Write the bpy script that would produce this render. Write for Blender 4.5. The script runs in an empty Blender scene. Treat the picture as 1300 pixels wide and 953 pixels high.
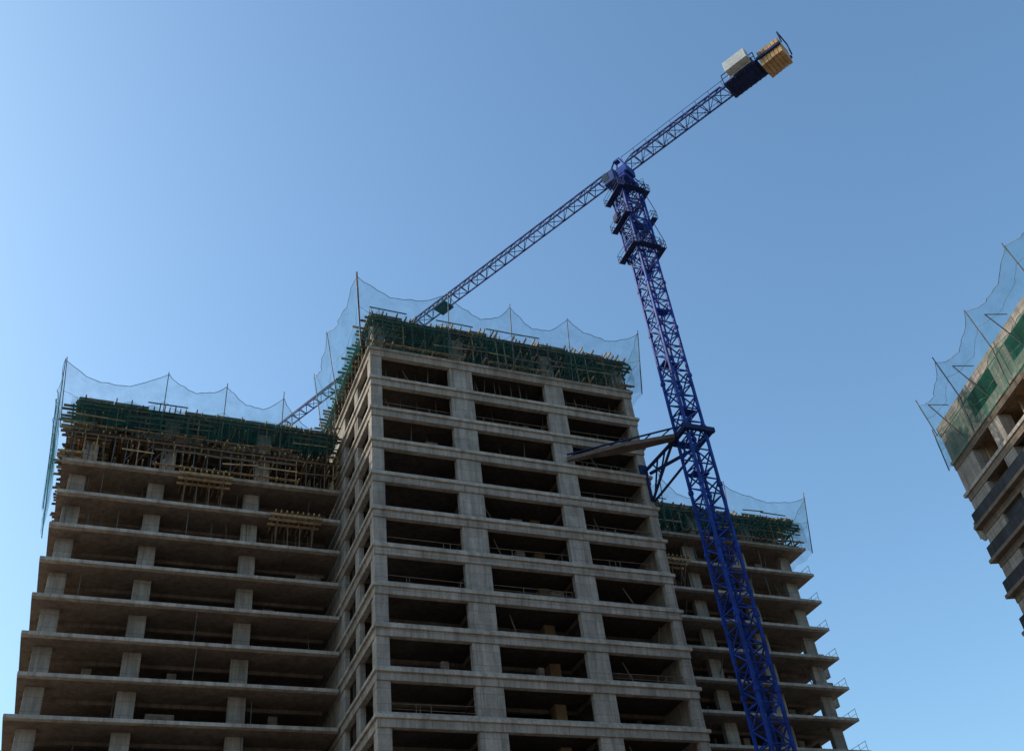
import bpy, math, random
from mathutils import Vector, Matrix
random.seed(7)
S = bpy.context.scene
R = random.uniform

# ---------------------------------------------------------------- helpers
class MB:
    def __init__(s): s.v=[]; s.f=[]
    def box(s,x0,x1,y0,y1,z0,z1):
        b=len(s.v)
        s.v+=[(x0,y0,z0),(x1,y0,z0),(x1,y1,z0),(x0,y1,z0),(x0,y0,z1),(x1,y0,z1),(x1,y1,z1),(x0,y1,z1)]
        s.f+=[(b,b+3,b+2,b+1),(b+4,b+5,b+6,b+7),(b,b+1,b+5,b+4),(b+1,b+2,b+6,b+5),(b+2,b+3,b+7,b+6),(b+3,b,b+4,b+7)]
    def strut(s,p,q,w,h=None,w2=None):
        h=h or w; w2=w2 or w
        p=Vector(p);q=Vector(q);d=q-p
        if d.length<1e-5: return
        d.normalize()
        up=Vector((0,0,1)) if abs(d.z)<0.95 else Vector((1,0,0))
        a=d.cross(up).normalized(); c=a.cross(d).normalized()
        b=len(s.v)
        for P,ww in ((p,w),(q,w2)):
            for i,j in ((-1,-1),(1,-1),(1,1),(-1,1)):
                s.v.append(tuple(P+a*(i*ww/2)+c*(j*h/2)))
        s.f+=[(b+3,b+2,b+1,b),(b+4,b+5,b+6,b+7)]
        for i in range(4):
            j=(i+1)%4; s.f.append((b+i,b+j,b+4+j,b+4+i))
    def grid(s,fn,nu,nv):
        b=len(s.v)
        for j in range(nv+1):
            for i in range(nu+1): s.v.append(tuple(fn(i/nu,j/nv)))
        for j in range(nv):
            for i in range(nu):
                k=b+j*(nu+1)+i; s.f.append((k,k+1,k+nu+2,k+nu+1))
    def make(s,name,mat,parent,smooth=False,rot=None,loc=None,bevel=0):
        m=bpy.data.meshes.new(name); m.from_pydata(s.v,[],s.f); m.update()
        o=bpy.data.objects.new(name,m); S.collection.objects.link(o)
        m.materials.append(mat)
        if smooth:
            for p in m.polygons: p.use_smooth=True
        if parent: o.parent=parent
        if rot is not None: o.rotation_euler=(0,0,rot)
        if loc is not None: o.location=loc
        if bevel:
            md=o.modifiers.new('b','BEVEL'); md.width=bevel; md.segments=1
        return o

def empty(name,loc,rz):
    e=bpy.data.objects.new(name,None); S.collection.objects.link(e)
    e.location=loc; e.rotation_euler=(0,0,rz); e.empty_display_size=2
    return e

def newmat(name):
    m=bpy.data.materials.new(name); m.use_nodes=True
    nt=m.node_tree; bs=nt.nodes['Principled BSDF']
    return m,nt,bs
def N(nt,t,**k):
    n=nt.nodes.new(t)
    for a,b in k.items(): setattr(n,a,b)
    return n
def mixc(nt,fac,a,b,mode='MIX'):
    n=N(nt,'ShaderNodeMix',data_type='RGBA',blend_type=mode)
    for idx,val in ((0,fac),(6,a),(7,b)):
        if hasattr(val,'links'): nt.links.new(val,n.inputs[idx])
        else: n.inputs[idx].default_value=val
    return n.outputs[2]
def noise(nt,vec,scale,detail=6,rough=.6):
    n=N(nt,'ShaderNodeTexNoise'); n.inputs['Scale'].default_value=scale
    n.inputs['Detail'].default_value=detail; n.inputs['Roughness'].default_value=rough
    nt.links.new(vec,n.inputs['Vector']); return n.outputs['Fac']
def ramp(nt,fac,stops):
    r=N(nt,'ShaderNodeValToRGB'); nt.links.new(fac,r.inputs[0])
    e=r.color_ramp.elements
    while len(e)<len(stops): e.new(.5)
    for el,(p,c) in zip(e,stops):
        el.position=p; el.color=(c,c,c,1) if isinstance(c,(int,float)) else c
    return r.outputs[0]

def concrete(name,base,panel=True,dirt=.55,pw=1.25,ph=1.05):
    m,nt,bs=newmat(name)
    tc=N(nt,'ShaderNodeTexCoord').outputs['Object']
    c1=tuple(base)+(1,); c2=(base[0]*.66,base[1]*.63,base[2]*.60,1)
    f=ramp(nt,noise(nt,tc,.45,8,.65),[(.3,0),(.7,1)])
    col=mixc(nt,f,c1,c2)
    mp=N(nt,'ShaderNodeMapping'); mp.inputs['Scale'].default_value=(1.6,1.6,.16); nt.links.new(tc,mp.inputs[0])
    st=ramp(nt,noise(nt,mp.outputs[0],1.3,6,.7),[(.35,dirt),(.62,1)])
    col=mixc(nt,.9,col,st,'MULTIPLY')
    fn=ramp(nt,noise(nt,tc,7,5,.7),[(.25,.70),(.75,1.15)])
    col=mixc(nt,.8,col,fn,'MULTIPLY')
    if panel:
        sx=N(nt,'ShaderNodeSeparateXYZ'); nt.links.new(tc,sx.inputs[0])
        ad=N(nt,'ShaderNodeMath',operation='ADD'); nt.links.new(sx.outputs[0],ad.inputs[0]); nt.links.new(sx.outputs[1],ad.inputs[1])
        cb=N(nt,'ShaderNodeCombineXYZ'); nt.links.new(ad.outputs[0],cb.inputs[0]); nt.links.new(sx.outputs[2],cb.inputs[1])
        br=N(nt,'ShaderNodeTexBrick'); nt.links.new(cb.outputs[0],br.inputs['Vector'])
        br.offset=.0; br.inputs['Scale'].default_value=1
        br.inputs['Brick Width'].default_value=pw; br.inputs['Row Height'].default_value=ph
        br.inputs['Mortar Size'].default_value=.03; br.inputs['Mortar Smooth'].default_value=.4
        br.inputs['Color1'].default_value=(1,1,1,1); br.inputs['Color2'].default_value=(.74,.74,.75,1); br.inputs['Mortar'].default_value=(.5,.48,.46,1)
        col=mixc(nt,.75,col,br.outputs['Color'],'MULTIPLY')
    nt.links.new(col,bs.inputs['Base Color'])
    bs.inputs['Roughness'].default_value=.92
    bs.inputs['Specular IOR Level'].default_value=.2
    bp=N(nt,'ShaderNodeBump'); bp.inputs['Strength'].default_value=.5; bp.inputs['Distance'].default_value=.04
    nt.links.new(noise(nt,tc,5,6,.7),bp.inputs['Height']); nt.links.new(bp.outputs[0],bs.inputs['Normal'])
    return m
def plain(name,base,rough=.6,metal=0,var=.35,scale=2.0,spec=.4):
    m,nt,bs=newmat(name)
    tc=N(nt,'ShaderNodeTexCoord').outputs['Object']
    f=ramp(nt,noise(nt,tc,scale,5,.65),[(.3,1-var),(.7,1+var*.5)])
    col=mixc(nt,1,tuple(base)+(1,),f,'MULTIPLY')
    nt.links.new(col,bs.inputs['Base Color'])
    bs.inputs['Roughness'].default_value=rough; bs.inputs['Metallic'].default_value=metal
    bs.inputs['Specular IOR Level'].default_value=spec
    return m
def netmat(name,base,a0,a1):
    m=bpy.data.materials.new(name); m.use_nodes=True; nt=m.node_tree
    nt.nodes.clear()
    out=N(nt,'ShaderNodeOutputMaterial')
    tc=N(nt,'ShaderNodeTexCoord').outputs['Object']
    d=N(nt,'ShaderNodeBsdfDiffuse'); d.inputs[0].default_value=tuple(base)+(1,)
    t=N(nt,'ShaderNodeBsdfTranslucent'); t.inputs[0].default_value=tuple(base)+(1,)
    mx=N(nt,'ShaderNodeMixShader'); mx.inputs[0].default_value=.3
    nt.links.new(d.outputs[0],mx.inputs[1]); nt.links.new(t.outputs[0],mx.inputs[2])
    tr=N(nt,'ShaderNodeBsdfTransparent')
    fac=ramp(nt,noise(nt,tc,.7,6,.7),[(.3,a0),(.7,a1)])
    fo=N(nt,'ShaderNodeMixShader'); nt.links.new(fac,fo.inputs[0])
    nt.links.new(tr.outputs[0],fo.inputs[1]); nt.links.new(mx.outputs[0],fo.inputs[2])
    nt.links.new(fo.outputs[0],out.inputs[0])
    return m

M_con=concrete('concrete_frame',(.42,.372,.33))
M_slab=concrete('concrete_slab',(.47,.42,.37),panel=False,dirt=.5)
M_soff=concrete('concrete_brown_shaded',(.26,.205,.165),panel=True,dirt=.6,pw=2.4,ph=1.5)  # brown concrete, colour darkened for the shade under the slabs
M_dark=concrete('concrete_interior_shade',(.085,.066,.055),panel=False)  # concrete with the shade inside the openings painted into its colour
M_tan=concrete('concrete_tan',(.42,.30,.19),panel=False)
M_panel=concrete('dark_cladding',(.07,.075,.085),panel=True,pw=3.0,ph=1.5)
M_wood=plain('timber',(.33,.22,.115),.8,0,.6,3)
M_woodd=plain('timber_old',(.11,.075,.05),.85,0,.6,3)
M_ply=plain('plywood',(.13,.095,.065),.8,0,.5,1)
M_steel=plain('prop_steel',(.09,.085,.08),.6,.2,.5)
M_rebar=plain('rebar',(.10,.055,.035),.8,.2,.4)
M_blue=plain('blue_paint',(.008,.036,.23),.6,0,.6,.9,.25)
M_blued=plain('blue_paint_dark',(.008,.018,.075),.7,0,.5,1,.2)
M_jib=plain('blue_paint_jib',(.012,.028,.13),.7,0,.5,1,.2)
M_grey=plain('grey_paint',(.34,.35,.35),.6,0,.3)
M_cabc=plain('cab_paint',(.02,.045,.15),.7,0,.3,2,.2)
M_cw=plain('counterweight_concrete',(.34,.21,.10),.9,0,.5,1.5)
M_rust=plain('weathered_steel',(.10,.072,.06),.75,.1,.5,1.2)
M_glass=plain('dark_glass',(.02,.03,.04),.2,0,.1,2,.3)
M_net=netmat('green_net',(.013,.11,.11),.10,.32)
M_netd=netmat('green_net_dense',(.012,.075,.058),.02,.5)
M_sack=plain('pale_sheeting',(.42,.41,.38),.9,0,.4)

# ---------------------------------------------------------------- formwork
def formwork(par,tag,x0,x1,y0,y1,z0,z1,left=True,right=True,cols=(),lip=.8):
    w=MB(); wd=MB(); ply=MB(); st=MB(); cc=MB()
    x=x0
    while x<=x1:
        ex=R(.1,lip+.4)
        (w if random.random()<.6 else wd).box(x,x+.1,y0-ex,y0+4.2+R(0,.6),z1-.26,z1-.05)
        x+=R(.36,.5)
    for yy in (y0-.25,y0+.25,y0+1.9,y0+3.6):
        wd.box(x0-R(.2,.9),x1+R(.2,.9),yy,yy+.1,z1-.48,z1-.262)
    ply.box(x0-.15,x1+.15,y0-.15,y1,z1-.048,z1)
    x=x0+.3
    while x<x1:
        for yy in (y0-.2,y0+1.95,y0+3.65):
            xx=x+R(-.12,.12)
            (st if random.random()<.7 else w).strut((xx,yy,z0),(xx+R(-.05,.05),yy,z1-.48),.08)
            if random.random()<.3:
                st.strut((xx,yy,z0+.3),(xx+1.1,yy,z1-.7),.05)
        x+=R(.7,1.1)
    for flag,xs,sg in ((left,x0,-1),(right,x1,1)):
        if flag:
            y=y0
            while y<y1:
                a=xs+sg*R(.3,lip+.5); b=xs-sg*3
                (w if random.random()<.5 else wd).box(min(a,b),max(a,b),y,y+.09,z1-.70,z1-.49)
                y+=R(.4,.6)
            y=y0
            while y<y1:
                a=xs+sg*R(.4,lip+.5); b=xs-sg*1.5; zz=z0+R(.6,.7)
                (w if random.random()<.4 else wd).box(min(a,b),max(a,b),y,y+.09,zz,zz+.18)
                y+=R(.6,1.1)
            for dx in (.1,1.5):
                y=y0+.5
                while y<y1:
                    st.strut((xs-sg*dx,y,z0),(xs-sg*dx,y,z1-.7),.075); y+=1.2
            wd.box(xs-.05+sg*.3,xs+.05+sg*.3,y0-.5,y1,z1-.92,z1-.702)
    x=x0
    while x<x1:
        L=R(1.6,3.2)
        e=min(x+L,x1)
        if random.random()<.75: ply.box(x,e-.05,y0-.12,y0-.07,z1+.004,z1+R(.25,.45))
        if random.random()<.35: wd.strut((x-.2,y0-.7,z1+.4+R(-.1,.1)),(e+.2,y0-.7,z1+.45+R(-.15,.1)),.06,.1)
        x+=L
    x=x0
    while x<=x1:
        (w if random.random()<.6 else wd).box(x,x+.09,y0-R(.5,1.1),y0+2,z0+.004,z0+.17)
        x+=R(.7,1.1)
    for hh in (1.5,2.1):
        x=x0
        while x<=x1:
            if random.random()<.6:(w if random.random()<.6 else wd).box(x,x+.09,y0-R(.2,.8),y0+1.2,z0+hh,z0+hh+.16)
            x+=R(.5,1.0)
    x=x0
    while x<x1:
        L=R(2,4); e=min(x+L,x1)
        if random.random()<.8: w.box(x,e,y0-.62,y0-.35,z0+.175,z0+.22)
        if random.random()<.7: (w if random.random()<.5 else wd).strut((x,y0-.73,z0+.95+R(-.15,.15)),(e,y0-.73,z0+.98+R(-.15,.15)),.05,.12)
        if random.random()<.5: wd.strut((x,y0-.3,z0+1.85+R(-.15,.15)),(e,y0-.3,z0+1.85+R(-.15,.15)),.05,.22)
        x+=L
    for cx in cols:
        cc.box(cx,cx+1.2,y0+.5,y0+1.1,z0,z1-.5)
    w.make('formwork_joists_'+tag,M_wood,par); wd.make('formwork_beams_'+tag,M_woodd,par)
    ply.make('formwork_deck_'+tag,M_ply,par); st.make('formwork_props_'+tag,M_steel,par)
    if cols: cc.make('formwork_columns_'+tag,M_con,par)

def net(par,tag,poles,sag=1.0,mat=None,bulge=.35):
    n=MB(); p=MB()
    for a,b in poles:
        a=Vector(a);b=Vector(b)
        p.strut(a,b+(b-a).normalized()*R(.1,.7),.07)
    for (a0,b0),(a1,b1) in zip(poles[:-1],poles[1:]):
        a0,b0,a1,b1=map(Vector,(a0,b0,a1,b1))
        s_=sag*R(.7,1.3); ph=R(0,6); sk=R(-.25,.25)
        outw=(a1-a0).cross(Vector((0,0,1))); outw.normalize()
        def fn(u,v):
            us=u+sk*u*(1-u)
            lo=a0.lerp(a1,u)+Vector((0,0,.15*math.sin(ph+u*9)))
            hi=b0.lerp(b1,u)-Vector((0,0,s_*4*us*(1-us)))
            q=lo.lerp(hi,v)
            q+=outw*(-bulge*math.sin(math.pi*u)*math.sin(math.pi*v)+.10*math.sin(ph+u*17+v*4)+.06*math.sin(u*41+v*9))
            return q
        n.grid(fn,28,10)
        for vv in (1,.55):
            pr=fn(0,vv)
            for i in range(1,15):
                q=fn(i/14,vv); p.strut(pr,q,.035 if vv==1 else .02); pr=q
    n.make('safety_net_'+tag,mat or M_net,par,smooth=True); p.make('net_poles_'+tag,M_steel,par)

# ---------------------------------------------------------------- main building
ANG=math.radians(26.2)
BLD=empty('unfinished_high_rise_building',(-11.72,64.95,0),ANG)
W=25.1; D=26; T0=60.9; H=3.23
con=MB(); slab=MB(); beam=MB(); soff=MB(); dark=MB(); tan=MB(); clut=MB()
lv=[T0-H*k for k in range(0,19)]
ops=[(1.0,7.1),(9.2,16.2),(18.0,24.3)]
piers=[(.01,1.0),(7.1,9.2),(16.2,18.0),(24.3,W-.01)]
for k,z in enumerate(lv):
    j=R(-.03,.03)
    slab.box(-.2+j,W+.2,-.2-j,D,z-.26,z)
    slab.box(.02,W-.02,.03,.3,z-.003,z+.22)
    slab.box(.03,.3,.301,D,z-.003,z+.22)
    beam.box(-.02,W+.02,-.03,.45,z-.84,z-.257)
    beam.box(-.021,.45,.451,D,z-.84,z-.257)
    beam.box(W-.45,W+.021,.451,D,z-.84,z-.257)
    dark.box(.46,W-.46,.46,7.9,z-.30,z-.262)  # dark sheet under each slab, ceiling shade put into its colour
    for bx in (8.2,17.1):
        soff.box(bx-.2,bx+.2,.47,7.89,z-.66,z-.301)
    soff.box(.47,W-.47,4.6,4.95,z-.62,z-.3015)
    if k<len(lv)-1:
        zb=lv[k+1]+.215; zt=z-.835
        for a,b in piers: con.box(a,b,.10,.65,zb,zt)
        for a,b in ((.66,1.3),(4.6,5.7),(9.0,D)):
            con.box(.08,.5,a,b,zb,zt)
        con.box(W-.5,W-.08,.66,D,zb,zt)
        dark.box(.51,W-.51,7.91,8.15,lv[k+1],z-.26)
        tan.box(14.7,15.6,3.6,4.5,lv[k+1],z-.3)
        for px in (2.0,5.0,20,22.5):
            if random.random()<.25: tan.box(px,px+.5,5.5,6.0,lv[k+1],z-.3)
        for bx in (8.2,17.1):
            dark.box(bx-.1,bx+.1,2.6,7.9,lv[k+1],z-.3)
        for a,b in ops:
            if random.random()<.35:
                x=R(a+.3,b-1.5); clut.box(x,x+R(.4,1.3),.6,R(.9,1.4),lv[k+1],lv[k+1]+R(.5,1.1))
            if random.random()<.3:
                x=R(a+.3,b-.6); clut.strut((x,.7,lv[k+1]),(x+R(-.8,.8),1.3,lv[k+1]+2.3),.09)
beam.make('perimeter_beams',M_con,BLD,bevel=.02)
pr=MB(); rl=MB()
for k in (0,1,2):
    z=lv[k]
    for a,b in ops:
        x=a+.3
        while x<b:
            pr.strut((x,.9+R(0,1.5),lv[k+1]),(x+R(-.1,.1),1+R(0,1.5),z-.2),.06 if k else .075)
            x+=R(.5,1.2) if k==0 else R(1.4,3)
for k in range(0,13):
    for a,b in ops:
        if random.random()<.4:
            hh=lv[k+1]+.95
            rl.strut((a,.45,hh),(b,.45,hh+R(-.1,.1)),.05)
            if random.random()<.5: rl.strut((a,.45,hh-.35),(b,.45,hh-.4),.04)
            for i in range(3):
                xx=R(a,b); rl.strut((xx,.45,lv[k+1]),(xx,.45,hh),.05)
pr.make('tower_props',M_steel,BLD); rl.make('opening_guard_rails',M_woodd,BLD)
formwork(BLD,'tower',0,W,0,D-3,T0,64.5,True,True,cols=(.3,7.5,16.4,23.7))
rb=MB()
for cx,cy in ((7.8,1),(8.6,1.4),(10.6,2),(12,1),(16.8,1.0),(17.4,3),(20,2.5),(23.9,1.2),(.7,.8),(4,3)):
    for i in range(16):
        x=cx+R(-.5,.5); y=cy+R(-.3,.3)
        rb.strut((x,y,64.4),(x+R(-.08,.08),y+R(-.08,.08),64.5+R(.9,1.9)),.035)
for cx in (-3,-8,-14,-20,27,33,39,45):
    for i in range(12):
        x=cx+R(-.5,.5); y=12+R(-.3,.3); zz=58.5 if cx<0 else 55.6
        rb.strut((x,y,zz),(x,y,zz+R(.8,1.3)),.035)
rb.make('starter_rebar',M_rebar,BLD)

# wings
WZ=52.6; WH=3.0
wl=[WZ-WH*k for k in range(0,18)]
YF=10.0
wp=MB()
def wing(xa,xb,cols,tag,endsign):
    for k,z in enumerate(wl):
        j=R(-.12,.3)
        a=xa-(j if endsign<0 else 0); b=xb+(j if endsign>0 else 0)
        slab.box(a,b,YF-.15+R(-.04,.04),YF+.35,z-.28,z)
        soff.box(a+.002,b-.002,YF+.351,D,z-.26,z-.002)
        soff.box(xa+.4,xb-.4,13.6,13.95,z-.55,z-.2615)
        if k<len(wl)-1:
            zb=wl[k+1]; zt=z-.262
            for c in cols:
                con.box(c-.65,c+.65,YF+1.7,YF+2.25,zb,zt)
            dark.box(xa+.6,xb-.6,17,17.25,zb,zt)
            for c in cols:
                if random.random()<.4: soff.box(c-.1,c+.1,YF+4.5,17,zb,zt-.3)
                if random.random()<.5: con.box(c+2.8,c+3.5,YF+4.2,YF+4.8,zb,zt-.3)
            x=xa+1
            while x<xb-1:
                if random.random()<(.8 if k<2 else .18): wp.strut((x,YF+R(.3,3),zb),(x,YF+R(.3,3),zt),.07)
                x+=R(1,2.2)
            if random.random()<.6:
                x=R(xa+1,xb-3); clut.box(x,x+R(.5,2),YF+.4,YF+1.2,zb,zb+R(.3,.8))
wing(-22.6,-.15,(-21.3,-15.2,-7.4),'left',-1)
wing(W+.15,W+23.4,(W+4,W+10.5,W+16.5,W+22.0),'right',1)
wp.make('wing_props',M_steel,BLD); clut.make('stacked_materials',M_woodd,BLD)
con.make('frame_columns',M_con,BLD,bevel=.02)
slab.make('floor_slab_edges',M_slab,BLD,bevel=.02)
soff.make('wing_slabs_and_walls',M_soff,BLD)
dark.make('shaded_interior_surfaces',M_dark,BLD)
tan.make('interior_columns',M_tan,BLD)
rr=MB()
for k in range(0,9):
    z=wl[k]; xe=W+23.4
    for i in range(4):
        rr.strut((xe-.1,YF-.05+i*1.0,z),(xe-.1,YF-.05+i*1.0,z+.95),.03)
    rr.strut((xe-.1,YF,z+.9),(xe-.1,YF+3.0,z+.9),.03)
    rr.strut((xe-.1,YF,z+.45),(xe-.1,YF+3.0,z+.45),.025)
rr.make('end_guard_rails',M_steel,BLD)
formwork(BLD,'left_lower',-22.3,-.4,YF,D-3,52.6,55.5,True,False,cols=(-21.3,-15.2,-7.4),lip=.6)
formwork(BLD,'left_upper',-22.3,-.4,YF,D-3,55.6,58.5,True,False,cols=(-15.2,-7.4),lip=.8)
formwork(BLD,'right',W+.4,W+23,YF,D-3,52.6,55.6,False,True,cols=(W+4,W+10.5,W+16.5),lip=.7)
def table(xc,z0,z1,wd_=3.6):
    w=MB(); st=MB()
    y0=YF-1.3
    for i in range(9):
        x=xc-wd_/2+i*wd_/8
        w.box(x,x+.1,y0,y0+3.6,z1-.2,z1-.02)
    for i in range(3):
        y=y0+.25+i*.8
        w.box(xc-wd_/2-.3,xc+wd_/2+.4,y,y+.12,z1-.42,z1-.202)
    for i in (0,1,2,3):
        x=xc-wd_/2+.3+i*(wd_-.6)/3
        for y in (YF+.05,YF+1.6):
            st.strut((x,y,z0),(x,y,z1-.42),.1)
        if i in(0,3): st.strut((x,YF+.05,z0+.2),(x,y0+.3,z1-.42),.09)
    w.make('landing_platform_timber',M_wood,BLD); st.make('landing_platform_props',M_woodd,BLD)
table(-11.6,49.6,52.25); table(-4.0,46.6,49.25); table(W+6.5,46.6,49.3)

# nets
def P(x,y,z0,z1,ox,oy): return ((x+ox*.4,y+oy*.4,z0),(x+ox,y+oy,z1))
net(BLD,'tower_front',[P(-.6,0,60.3,67.6,-.9,-1.6),P(6.9,0,60.4,67.3,0,-1.7),P(13.0,0,60.3,67.4,0,-1.6),P(18.8,0,60.4,67.2,0,-1.6),P(W+.5,0,60.3,67.2,.8,-1.6)],sag=2.1)
net(BLD,'tower_side',[P(-.6,12,59.5,67.0,-1.6,0),P(-.6,6,59,67.3,-1.8,0),P(-.6,0,60.2,67.6,-1.0,-1.6)],sag=1.8)
net(BLD,'tower_far_side',[P(W+.5,0,60.3,67.2,.8,-1.6),P(W+.5,8,60,67,1.6,0)],sag=1.2)
net(BLD,'left_front',[P(-22.9,YF,55.2,61.4,-.9,-1.4),P(-15.6,YF,55.4,61.7,0,-1.4),P(-10.6,YF,55.4,61.2,0,-1.4),P(-5.6,YF,55.4,61,0,-1.3),P(-.9,YF,55.4,60.0,0,-1.2)],sag=1.9)
net(BLD,'left_side',[P(-22.9,YF+9,50.5,60.9,-1.3,0),P(-22.9,YF+4,50.2,61.0,-1.4,0),P(-22.9,YF,51,61.4,-1.0,-1.4)],sag=1.2)
net(BLD,'right_front',[P(W+.8,YF,52.3,58.0,0,-1.3),P(W+7,YF,52.3,58.0,0,-1.4),P(W+14.6,YF,52.3,58.2,0,-1.4),P(W+23.6,YF,51.8,58.0,.9,-1.4)],sag=1.7)
net(BLD,'right_side',[P(W+23.6,YF,51.8,58.0,.9,-1.4),P(W+23.6,YF+6,51.8,57.6,1.6,0)],sag=1)
dn=MB()
def screen(x0,x1,y,z0,z1):
    ph=R(0,6)
    dn.grid(lambda u,v:(x0+(x1-x0)*u,y+.09*math.sin(ph+u*(x1-x0)*3)+.05*math.sin(v*7+u*20),z0+(z1-z0)*v+.15*math.sin(ph+u*8)+.08*math.sin(u*31)),int((x1-x0)*4)+2,6)
screen(0,7.2,-.9,61.2,63.8); screen(9,13,-.85,61.6,63.6); screen(18,25.3,-.9,61.1,63.8)
screen(-22.8,-13,YF-.9,55.8,58.2); screen(-12.5,-.8,YF-.95,55.9,58.2)
screen(W+.6,W+9,YF-.9,53,55.3); screen(W+10,W+23.4,YF-.9,52.8,55.2)
dn.make('debris_screen',M_netd,BLD,smooth=True)
ds=MB()
ds.grid(lambda u,v:(-.9+.08*math.sin(u*22),9*u,60.9+2.9*v),30,5)
ds.make('debris_screen_side',M_netd,BLD,smooth=True)

# ---------------------------------------------------------------- right building
BR=empty('unfinished_high_rise_building',(35.6,73.9,0),math.radians(-80.2))
con=MB(); slab=MB(); soff=MB(); beam=MB(); pan=MB(); pd=MB()
T1=50.8; L1=46
con.box(-.05,L1,0,14,T1-1.0,T1)
edges=[(0,5.2),(9.2,12),(17,19.5),(24,27),(31,34),(38,L1)]
for a,b in edges: con.box(a,b,.05,.5,47.25,T1-1.005)
for a,b in zip(edges[:-1],edges[1:]): con.box(a[1]+.002,b[0]-.002,.06,.45,47.25,48.0)
lev=[47.2-3.05*k for k in range(16)]
for k,z in enumerate(lev):
    o=.12 if k<2 else .5
    slab.box(-.1-(.25 if k>0 else 0),L1,-o,.5,z-.3,z) if k<2 else pd.box(-.35,L1,-o,.5,z-.3,z)
    soff.box(0,L1-.01,.501,14,z-.28,z-.003)
    beam.box(0,L1,.0,.35,z-.85,z-.298)
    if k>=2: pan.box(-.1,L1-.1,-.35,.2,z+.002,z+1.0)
    if k<len(lev)-1:
        zb=lev[k+1]; zt=z-.852
        for c in range(0,46,6):
            con.box(c+.02,c+(1.6 if c else 3.0),.05,1.2,zb,zt)
        soff.box(.3,L1-.3,4.5,4.75,zb,z-.28)
        for c in range(3,46,6): soff.box(c,c+.2,1.2,4.5,zb,z-.28)
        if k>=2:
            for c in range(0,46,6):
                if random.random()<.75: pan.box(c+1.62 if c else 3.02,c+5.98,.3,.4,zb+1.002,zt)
soff.box(.3,L1-.3,5,5.2,47.2,T1-1.0)
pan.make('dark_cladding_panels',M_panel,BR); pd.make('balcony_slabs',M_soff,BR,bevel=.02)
con.make('frame_columns',M_con,BR,bevel=.02); slab.make('slab_edges',M_slab,BR,bevel=.02)
beam.make('beams',M_soff,BR); soff.make('slabs_and_walls',M_tan,BR)
net(BR,'roof',[((.0,-.2,50.0),(-.2,-.5,53.6)),((5,-.3,50.3),(5,-.9,54.0)),((11,-.3,50.3),(11,-.9,54.2)),((18,-.3,50.3),(18,-.9,54.2)),((26,-.3,50.3),(26,-.9,54.2))],sag=1.4)
M_netf=netmat('green_net_facade',(.015,.12,.09),.18,.6)
net(BR,'facade',[((-.3,-.35,46.6),(-.2,-.3,50.2)),((5,-.5,46.6),(5,-.3,50.2)),((11,-.5,46.4),(11,-.3,50.2)),((18,-.5,46.4),(18,-.3,50.2)),((26,-.5,46.4),(26,-.3,50.2))],sag=.5,bulge=.15,mat=M_netf)
r2=MB()
for (x,z) in ((3,50.8),(8,50.8),(14,50.8)): 
    r2.strut((x,-.1,z-3),(x-.4,-1.6,z+.6),.07); r2.strut((x-.4,-1.6,z+.6),(x,-.1,z+.2),.05)
r2.make('net_brackets',M_steel,BR)
sk_=MB(); sk_.grid(lambda u,v:(-.42-.12*math.sin(v*5+u*3),-.3+.9*u+.1*math.sin(v*6),40.0+1.5*v+.1*math.sin(u*9)),8,8)
sk_.make('pale_sheeting',M_sack,BR,smooth=True)

# ---------------------------------------------------------------- crane
CR=empty('tower_crane',(14.4,71.5,0),0)
def lattice(mb,mbd,z0,z1,w,bay,leg,br):
    h=w/2; c=[(-h,-h),(h,-h),(h,h),(-h,h)]
    for a in c: mb.box(a[0]-leg/2,a[0]+leg/2,a[1]-leg/2,a[1]+leg/2,z0,z1)
    n=round((z1-z0)/bay); dz=(z1-z0)/n
    for i in range(n+1):
        z=z0+i*dz
        for j in range(4):
            a=c[j];b=c[(j+1)%4]
            mb.strut((a[0],a[1],z),(b[0],b[1],z),br)
            if i<n:
                if (i)%2: a,b=b,a
                mbd.strut((a[0],a[1],z),(b[0],b[1],z+dz),br)
m1=MB(); m2=MB()
lattice(m1,m2,.5,84.6,1.75,1.45,.21,.10)
for z in range(2,84): 
    for t in (0,.33,.66): m2.strut((-.2,.35,z+t),(.2,.35,z+t),.04)
m2.strut((-.2,.35,1),(-.2,.35,84),.05); m2.strut((.2,.35,1),(.2,.35,84),.05)
for i,z in enumerate(range(6,84,6)):
    m2.box(-.8,.8,-.1 if i%2 else -.8,.8 if i%2 else .1,z,z+.05)
for i in range(1,15):
    z=i*5.8
    for sx in(-1,1):
        for sy in(-1,1): m1.box(sx*.875-.16,sx*.875+.16,sy*.875-.16,sy*.875+.16,z-.18,z+.18)
m1.make('mast_legs',M_blue,CR,rot=ANG); m2.make('mast_bracing',M_blue,CR,rot=ANG)
c1=MB(); c2=MB(); c3=MB()
lattice(c1,c2,73.6,83.2,2.2,2.4,.17,.09)
def walk(z,xa,xb,ya,yb):
    c2.box(xa,xb,ya,yb,z,z+.05)
    for hz in (.5,1.05):
        for p,q in (((xa,ya),(xb,ya)),((xb,ya),(xb,yb)),((xb,yb),(xa,yb)),((xa,yb),(xa,ya))):
            c3.strut((p[0],p[1],z+hz),(q[0],q[1],z+hz),.04)
    for i in range(4):
        f=i/3
        for p in ((xa+(xb-xa)*f,ya),(xa+(xb-xa)*f,yb)): c3.strut((p[0],p[1],z),(p[0],p[1],z+1.05),.04)
for z in (74.0,78.4,82.6):
    walk(z,1.2,1.85,-1.6,1.6); walk(z,-1.85,-1.2,-1.6,1.6)
walk(74.0,-1.2,1.2,-1.8,-1.2); walk(82.6,-1.2,1.2,-1.8,-1.2)
for z in (74,78.4):
    for s in (-1,1): c3.strut((s*1.8,-1.6,z+1.05),(s*1.25,-1.3,z+4.3),.05)
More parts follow.
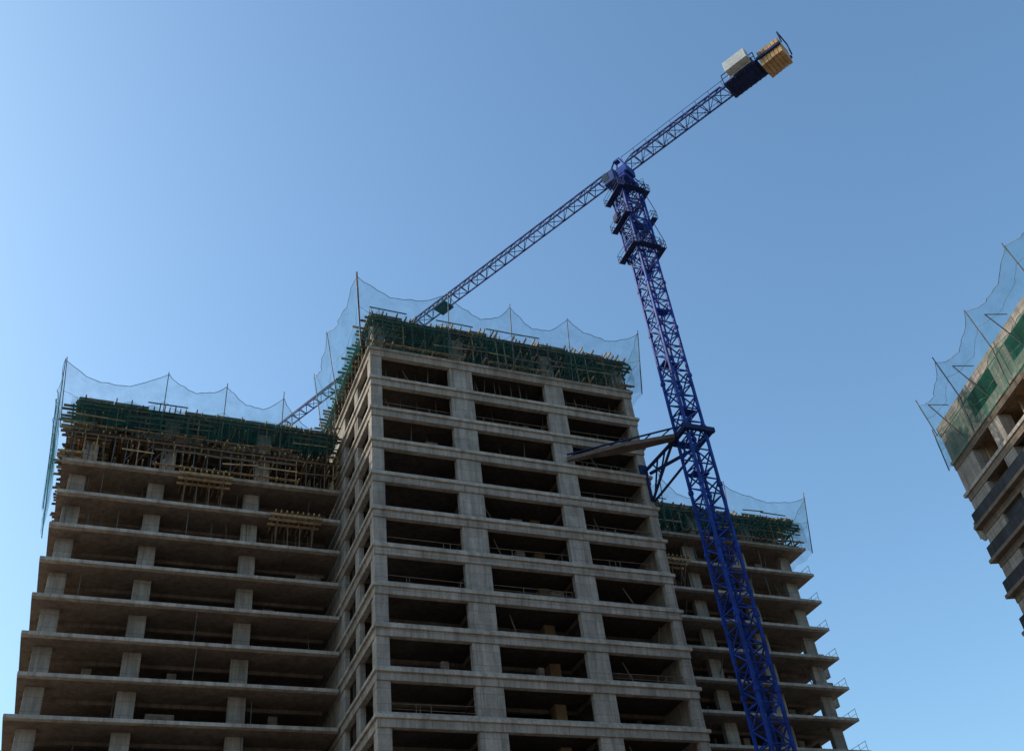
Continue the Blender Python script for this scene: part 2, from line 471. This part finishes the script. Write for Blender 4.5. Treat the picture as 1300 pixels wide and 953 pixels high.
c2.box(1.2,1.65,-.6,.5,75.4,76.6); c2.box(-1.7,-1.2,.2,1.0,79.4,80.3)
c1.make('climbing_cage',M_blue,CR,rot=ANG); c2.make('climbing_cage_walkways',M_blued,CR,rot=ANG); c3.make('climbing_cage_rails',M_jib,CR,rot=ANG)
JA=math.atan2(.612,-.791)
j1=MB(); j2=MB()
ZB=86.9; JH=1.45; JW=.62
def truss(x0,x1,bay,zb,h,w,taper=0):
    n=round(abs(x1-x0)/bay); dx=(x1-x0)/n
    ht=lambda x: h-taper*max(0,(abs(x)-30)/35)
    for s in (-1,1): j1.strut((x0,s*w,zb),(x1,s*w,zb),.14)
    for i in range(n):
        xa=x0+i*dx; xb=xa+dx; xm=(xa+xb)/2
        j2.strut((xa,-w,zb),(xa,w,zb),.075)
        if i%2: j2.strut((xa,-w,zb),(xb,w,zb),.06)
        else: j2.strut((xa,w,zb),(xb,-w,zb),.06)
        for s in (-1,1):
            j2.strut((xa,s*w,zb),(xm,0,zb+ht(xm)),.075); j2.strut((xm,0,zb+ht(xm)),(xb,s*w,zb),.075)
        if i<n-1: j1.strut((xm,0,zb+ht(xm)),(xm+dx,0,zb+ht(xm+dx)),.15)
truss(1.0,64,1.5,ZB,JH,JW,.6)
truss(-1.0,-14.0,1.5,ZB,JH,JW+.1)
for s in(-1,1):
    j2.strut((-1,s*.95,ZB+.9),(-14,s*.95,ZB+.9),.04)
    for i in range(9): j2.strut((-1-i*1.6,s*.7,ZB),(-1-i*1.6,s*.95,ZB+.95),.04)
j1.make('jib_chords',M_jib,CR,rot=JA); j2.make('jib_lacing',M_jib,CR,rot=JA)
su=MB()
su.box(-1.15,1.15,-1.15,1.15,84.6,84.9)
su.box(-.9,.9,-.9,.9,84.95,85.8)
su.box(-1.2,1.2,-.85,.85,85.85,86.75)
for s in (-1,1):
    for t in (-1,1): su.strut((s*1.0,t*.7,86.8),(s*.3,t*.25,88.8),.15)
su.box(-.4,.4,-.3,.3,88.7,88.95)
for s in (-1,1):
    for i in range(5): su.strut((-1.6+i*.8,s*1.5,84.8),(-1.6+i*.8,s*1.5,85.8),.045)
    su.strut((-1.6,s*1.5,85.8),(1.6,s*1.5,85.8),.045); su.strut((-1.6,s*1.5,85.3),(1.6,s*1.5,85.3),.04)
    su.strut((-1.6,s*1.5,84.8),(1.6,s*1.5,84.8),.08)
    for t in (-1.4,1.4): su.strut((t,-1.5,84.8),(t,1.5,84.8),.08)
su.make('slewing_unit',M_blue,CR,rot=JA,bevel=.03)
cb=MB(); cb.box(-.3,1.1,1.2,2.2,83.9,85.6); cb.make('operator_cab',M_cabc,CR,rot=JA,bevel=.08)
cg=MB(); cg.box(.4,1.13,1.28,2.23,84.4,85.4); cg.make('operator_cab_glass',M_glass,CR,rot=JA)
tr=MB(); tr.box(26.2,28.0,-.85,.85,ZB-.35,ZB-.12); tr.box(26.5,27.6,-.5,.5,ZB-.6,ZB-.352)
tr.make('trolley',M_blued,CR,rot=JA)
md=MB()
md.box(-17.9,-14.0,-1.15,1.15,ZB-.15,ZB+.05)
for s in(-1.15,1.15):
    for xx in (-17.8,-16.6,-15.3,-14.1):
        md.strut((xx,s,ZB),(xx,s,ZB+1.3),.09)
    md.strut((-17.8,s,ZB+1.3),(-14.1,s,ZB+1.3),.09); md.strut((-17.8,s,ZB+.7),(-14.1,s,ZB+.7),.07)
md.box(-17.4,-15.2,-1.0,.9,ZB+.06,ZB+1.3)
for i in range(7): md.box(-17.6+i*.55,-17.5+i*.55,-1.1,1.1,ZB-.3,ZB-.152)
for s in (-1,1): md.box(-20.6,-17.9,s*1.15-.1,s*1.15+.1,ZB-.25,ZB+.1)
md.make('machinery_deck',M_blued,CR,rot=JA,bevel=.02)
wb=MB(); wb.box(-17.4,-14.9,1.3,2.1,ZB+.2,ZB+1.6); wb.box(-17.4,-14.8,1.16,1.3,ZB+.1,ZB+.3)
wb.make('electrical_cabinet',M_grey,CR,rot=JA,bevel=.03)
cw=MB()
for i in range(6):
    x=-18.1-i*.40; cw.box(x-.37,x,-1.02,1.02,ZB-1.2+R(-.05,.05),ZB+1.0+R(-.05,.05))
cw.make('counterweight_blocks',M_cw,CR,rot=JA,bevel=.03)
fr=MB()
for s in(-1,1):
    fr.strut((-20.7,s*1.0,ZB),(-20.7,s*1.0,ZB+1.7),.12)
fr.strut((-20.7,-1.0,ZB+1.7),(-20.7,1.0,ZB+1.7),.12)
fr.make('end_frame',M_blued,CR,rot=JA)
ti=MB(); tz=51.7
for s in (-1,1):
    ti.box(-1.5,1.5,s*1.25-.17,s*1.25+.17,tz-.22,tz+.22)
    ti.box(s*1.25-.17,s*1.25+.17,-1.07,1.07,tz-.22,tz+.22)
ti.strut((-1.3,1.4,tz),(-1.6,5.6,tz),.22); ti.strut((1.2,1.4,tz),(-1.0,5.8,tz),.22)
ti.strut((-1.3,1.3,tz-.2),(-1.5,5.6,tz-3.1),.18); ti.strut((1.2,1.3,tz-.2),(-1.3,5.7,tz-3.1),.16)
ti.strut((-1.6,5.5,tz),(-1.6,5.5,tz-3.1),.2)
ti.strut((-1.5,3.4,tz),(-1.5,4.9,tz-2.6),.12); ti.strut((-1.4,2.2,tz),(-1.5,3.6,tz-1.8),.12)
ti.strut((-1.5,4.4,tz),(-1.5,3.5,tz-1.5),.1)
ti.box(-2.2,-1.45,5.4,5.59,tz-.5,tz+.5)
ti.make('tie_frame',M_blued,CR,rot=ANG)
tb=MB()
tb.strut((-1.4,.4,tz),(-5.2,2.9,tz),.6,.35,1.1); tb.strut((-5.2,2.9,tz),(-9.2,5.5,tz),1.1,.35,.3)
tb.make('tie_beam',M_rust,CR,rot=ANG)
t3=MB()
t3.strut((-1.4,-.6,tz+.4),(-9.2,5.4,tz+.45),.12)
for i in range(6):
    f=i/6+.08; a=Vector((-1.4,-.6,tz+.4)).lerp(Vector((-9.2,5.4,tz+.45)),f); b=Vector((-1.4,.4,tz+.18)).lerp(Vector((-9.2,5.5,tz+.18)),f+.06); t3.strut(a,b,.08)
t3.make('tie_beam_brace',M_blued,CR,rot=ANG)
bs=MB(); bs.box(-3,3,-3,3,0,.5); bs.make('crane_base',M_slab,CR,rot=ANG)

# ---------------------------------------------------------------- ground
g=MB(); g.box(-3000,3000,-3000,3000,-.5,0)
mg,nt,bsn=newmat('dirt_ground')
tc=N(nt,'ShaderNodeTexCoord').outputs['Object']
f=ramp(nt,noise(nt,tc,.08,8,.65),[(.3,(.24,.19,.14,1)),(.7,(.34,.28,.22,1))])
nt.links.new(f,bsn.inputs['Base Color']); bsn.inputs['Roughness'].default_value=.95
g.make('ground',mg,None)

# ---------------------------------------------------------------- light, sky, camera
saz=math.radians(-82); sel=math.radians(31)
w=bpy.data.worlds.new('World'); S.world=w; w.use_nodes=True
nt=w.node_tree; bg=nt.nodes['Background']
sk=N(nt,'ShaderNodeTexSky',sky_type='NISHITA'); sk.sun_disc=False
sk.sun_elevation=sel; sk.sun_rotation=saz%(2*math.pi); sk.air_density=1.2; sk.dust_density=2.0; sk.ozone_density=2.2; sk.altitude=100
tint=mixc(nt,1,sk.outputs[0],(.76,.95,1.0,1),'MULTIPLY')
nt.links.new(tint,bg.inputs[0]); bg.inputs[1].default_value=.235
sd=Vector((math.sin(saz)*math.cos(sel),math.cos(saz)*math.cos(sel),math.sin(sel)))
L=bpy.data.lights.new('sun','SUN'); L.energy=4.2; L.angle=math.radians(.5); L.color=(1,.90,.76)
lo=bpy.data.objects.new('sun',L); S.collection.objects.link(lo); lo.rotation_euler=sd.to_track_quat('Z','Y').to_euler()

cam=bpy.data.cameras.new('camera'); co=bpy.data.objects.new('camera',cam); S.collection.objects.link(co)
cam.sensor_fit='HORIZONTAL'; cam.sensor_width=36; cam.lens=36; cam.clip_end=10000; cam.clip_start=.1
rot=Matrix.Rotation(math.radians(90+39.7),4,'X')@Matrix.Rotation(math.radians(-7.72),4,'Z')
co.matrix_world=Matrix.Translation((0,0,1.7))@rot
S.camera=co
S.view_settings.view_transform='Standard'; S.view_settings.look='None'; S.view_settings.exposure=0
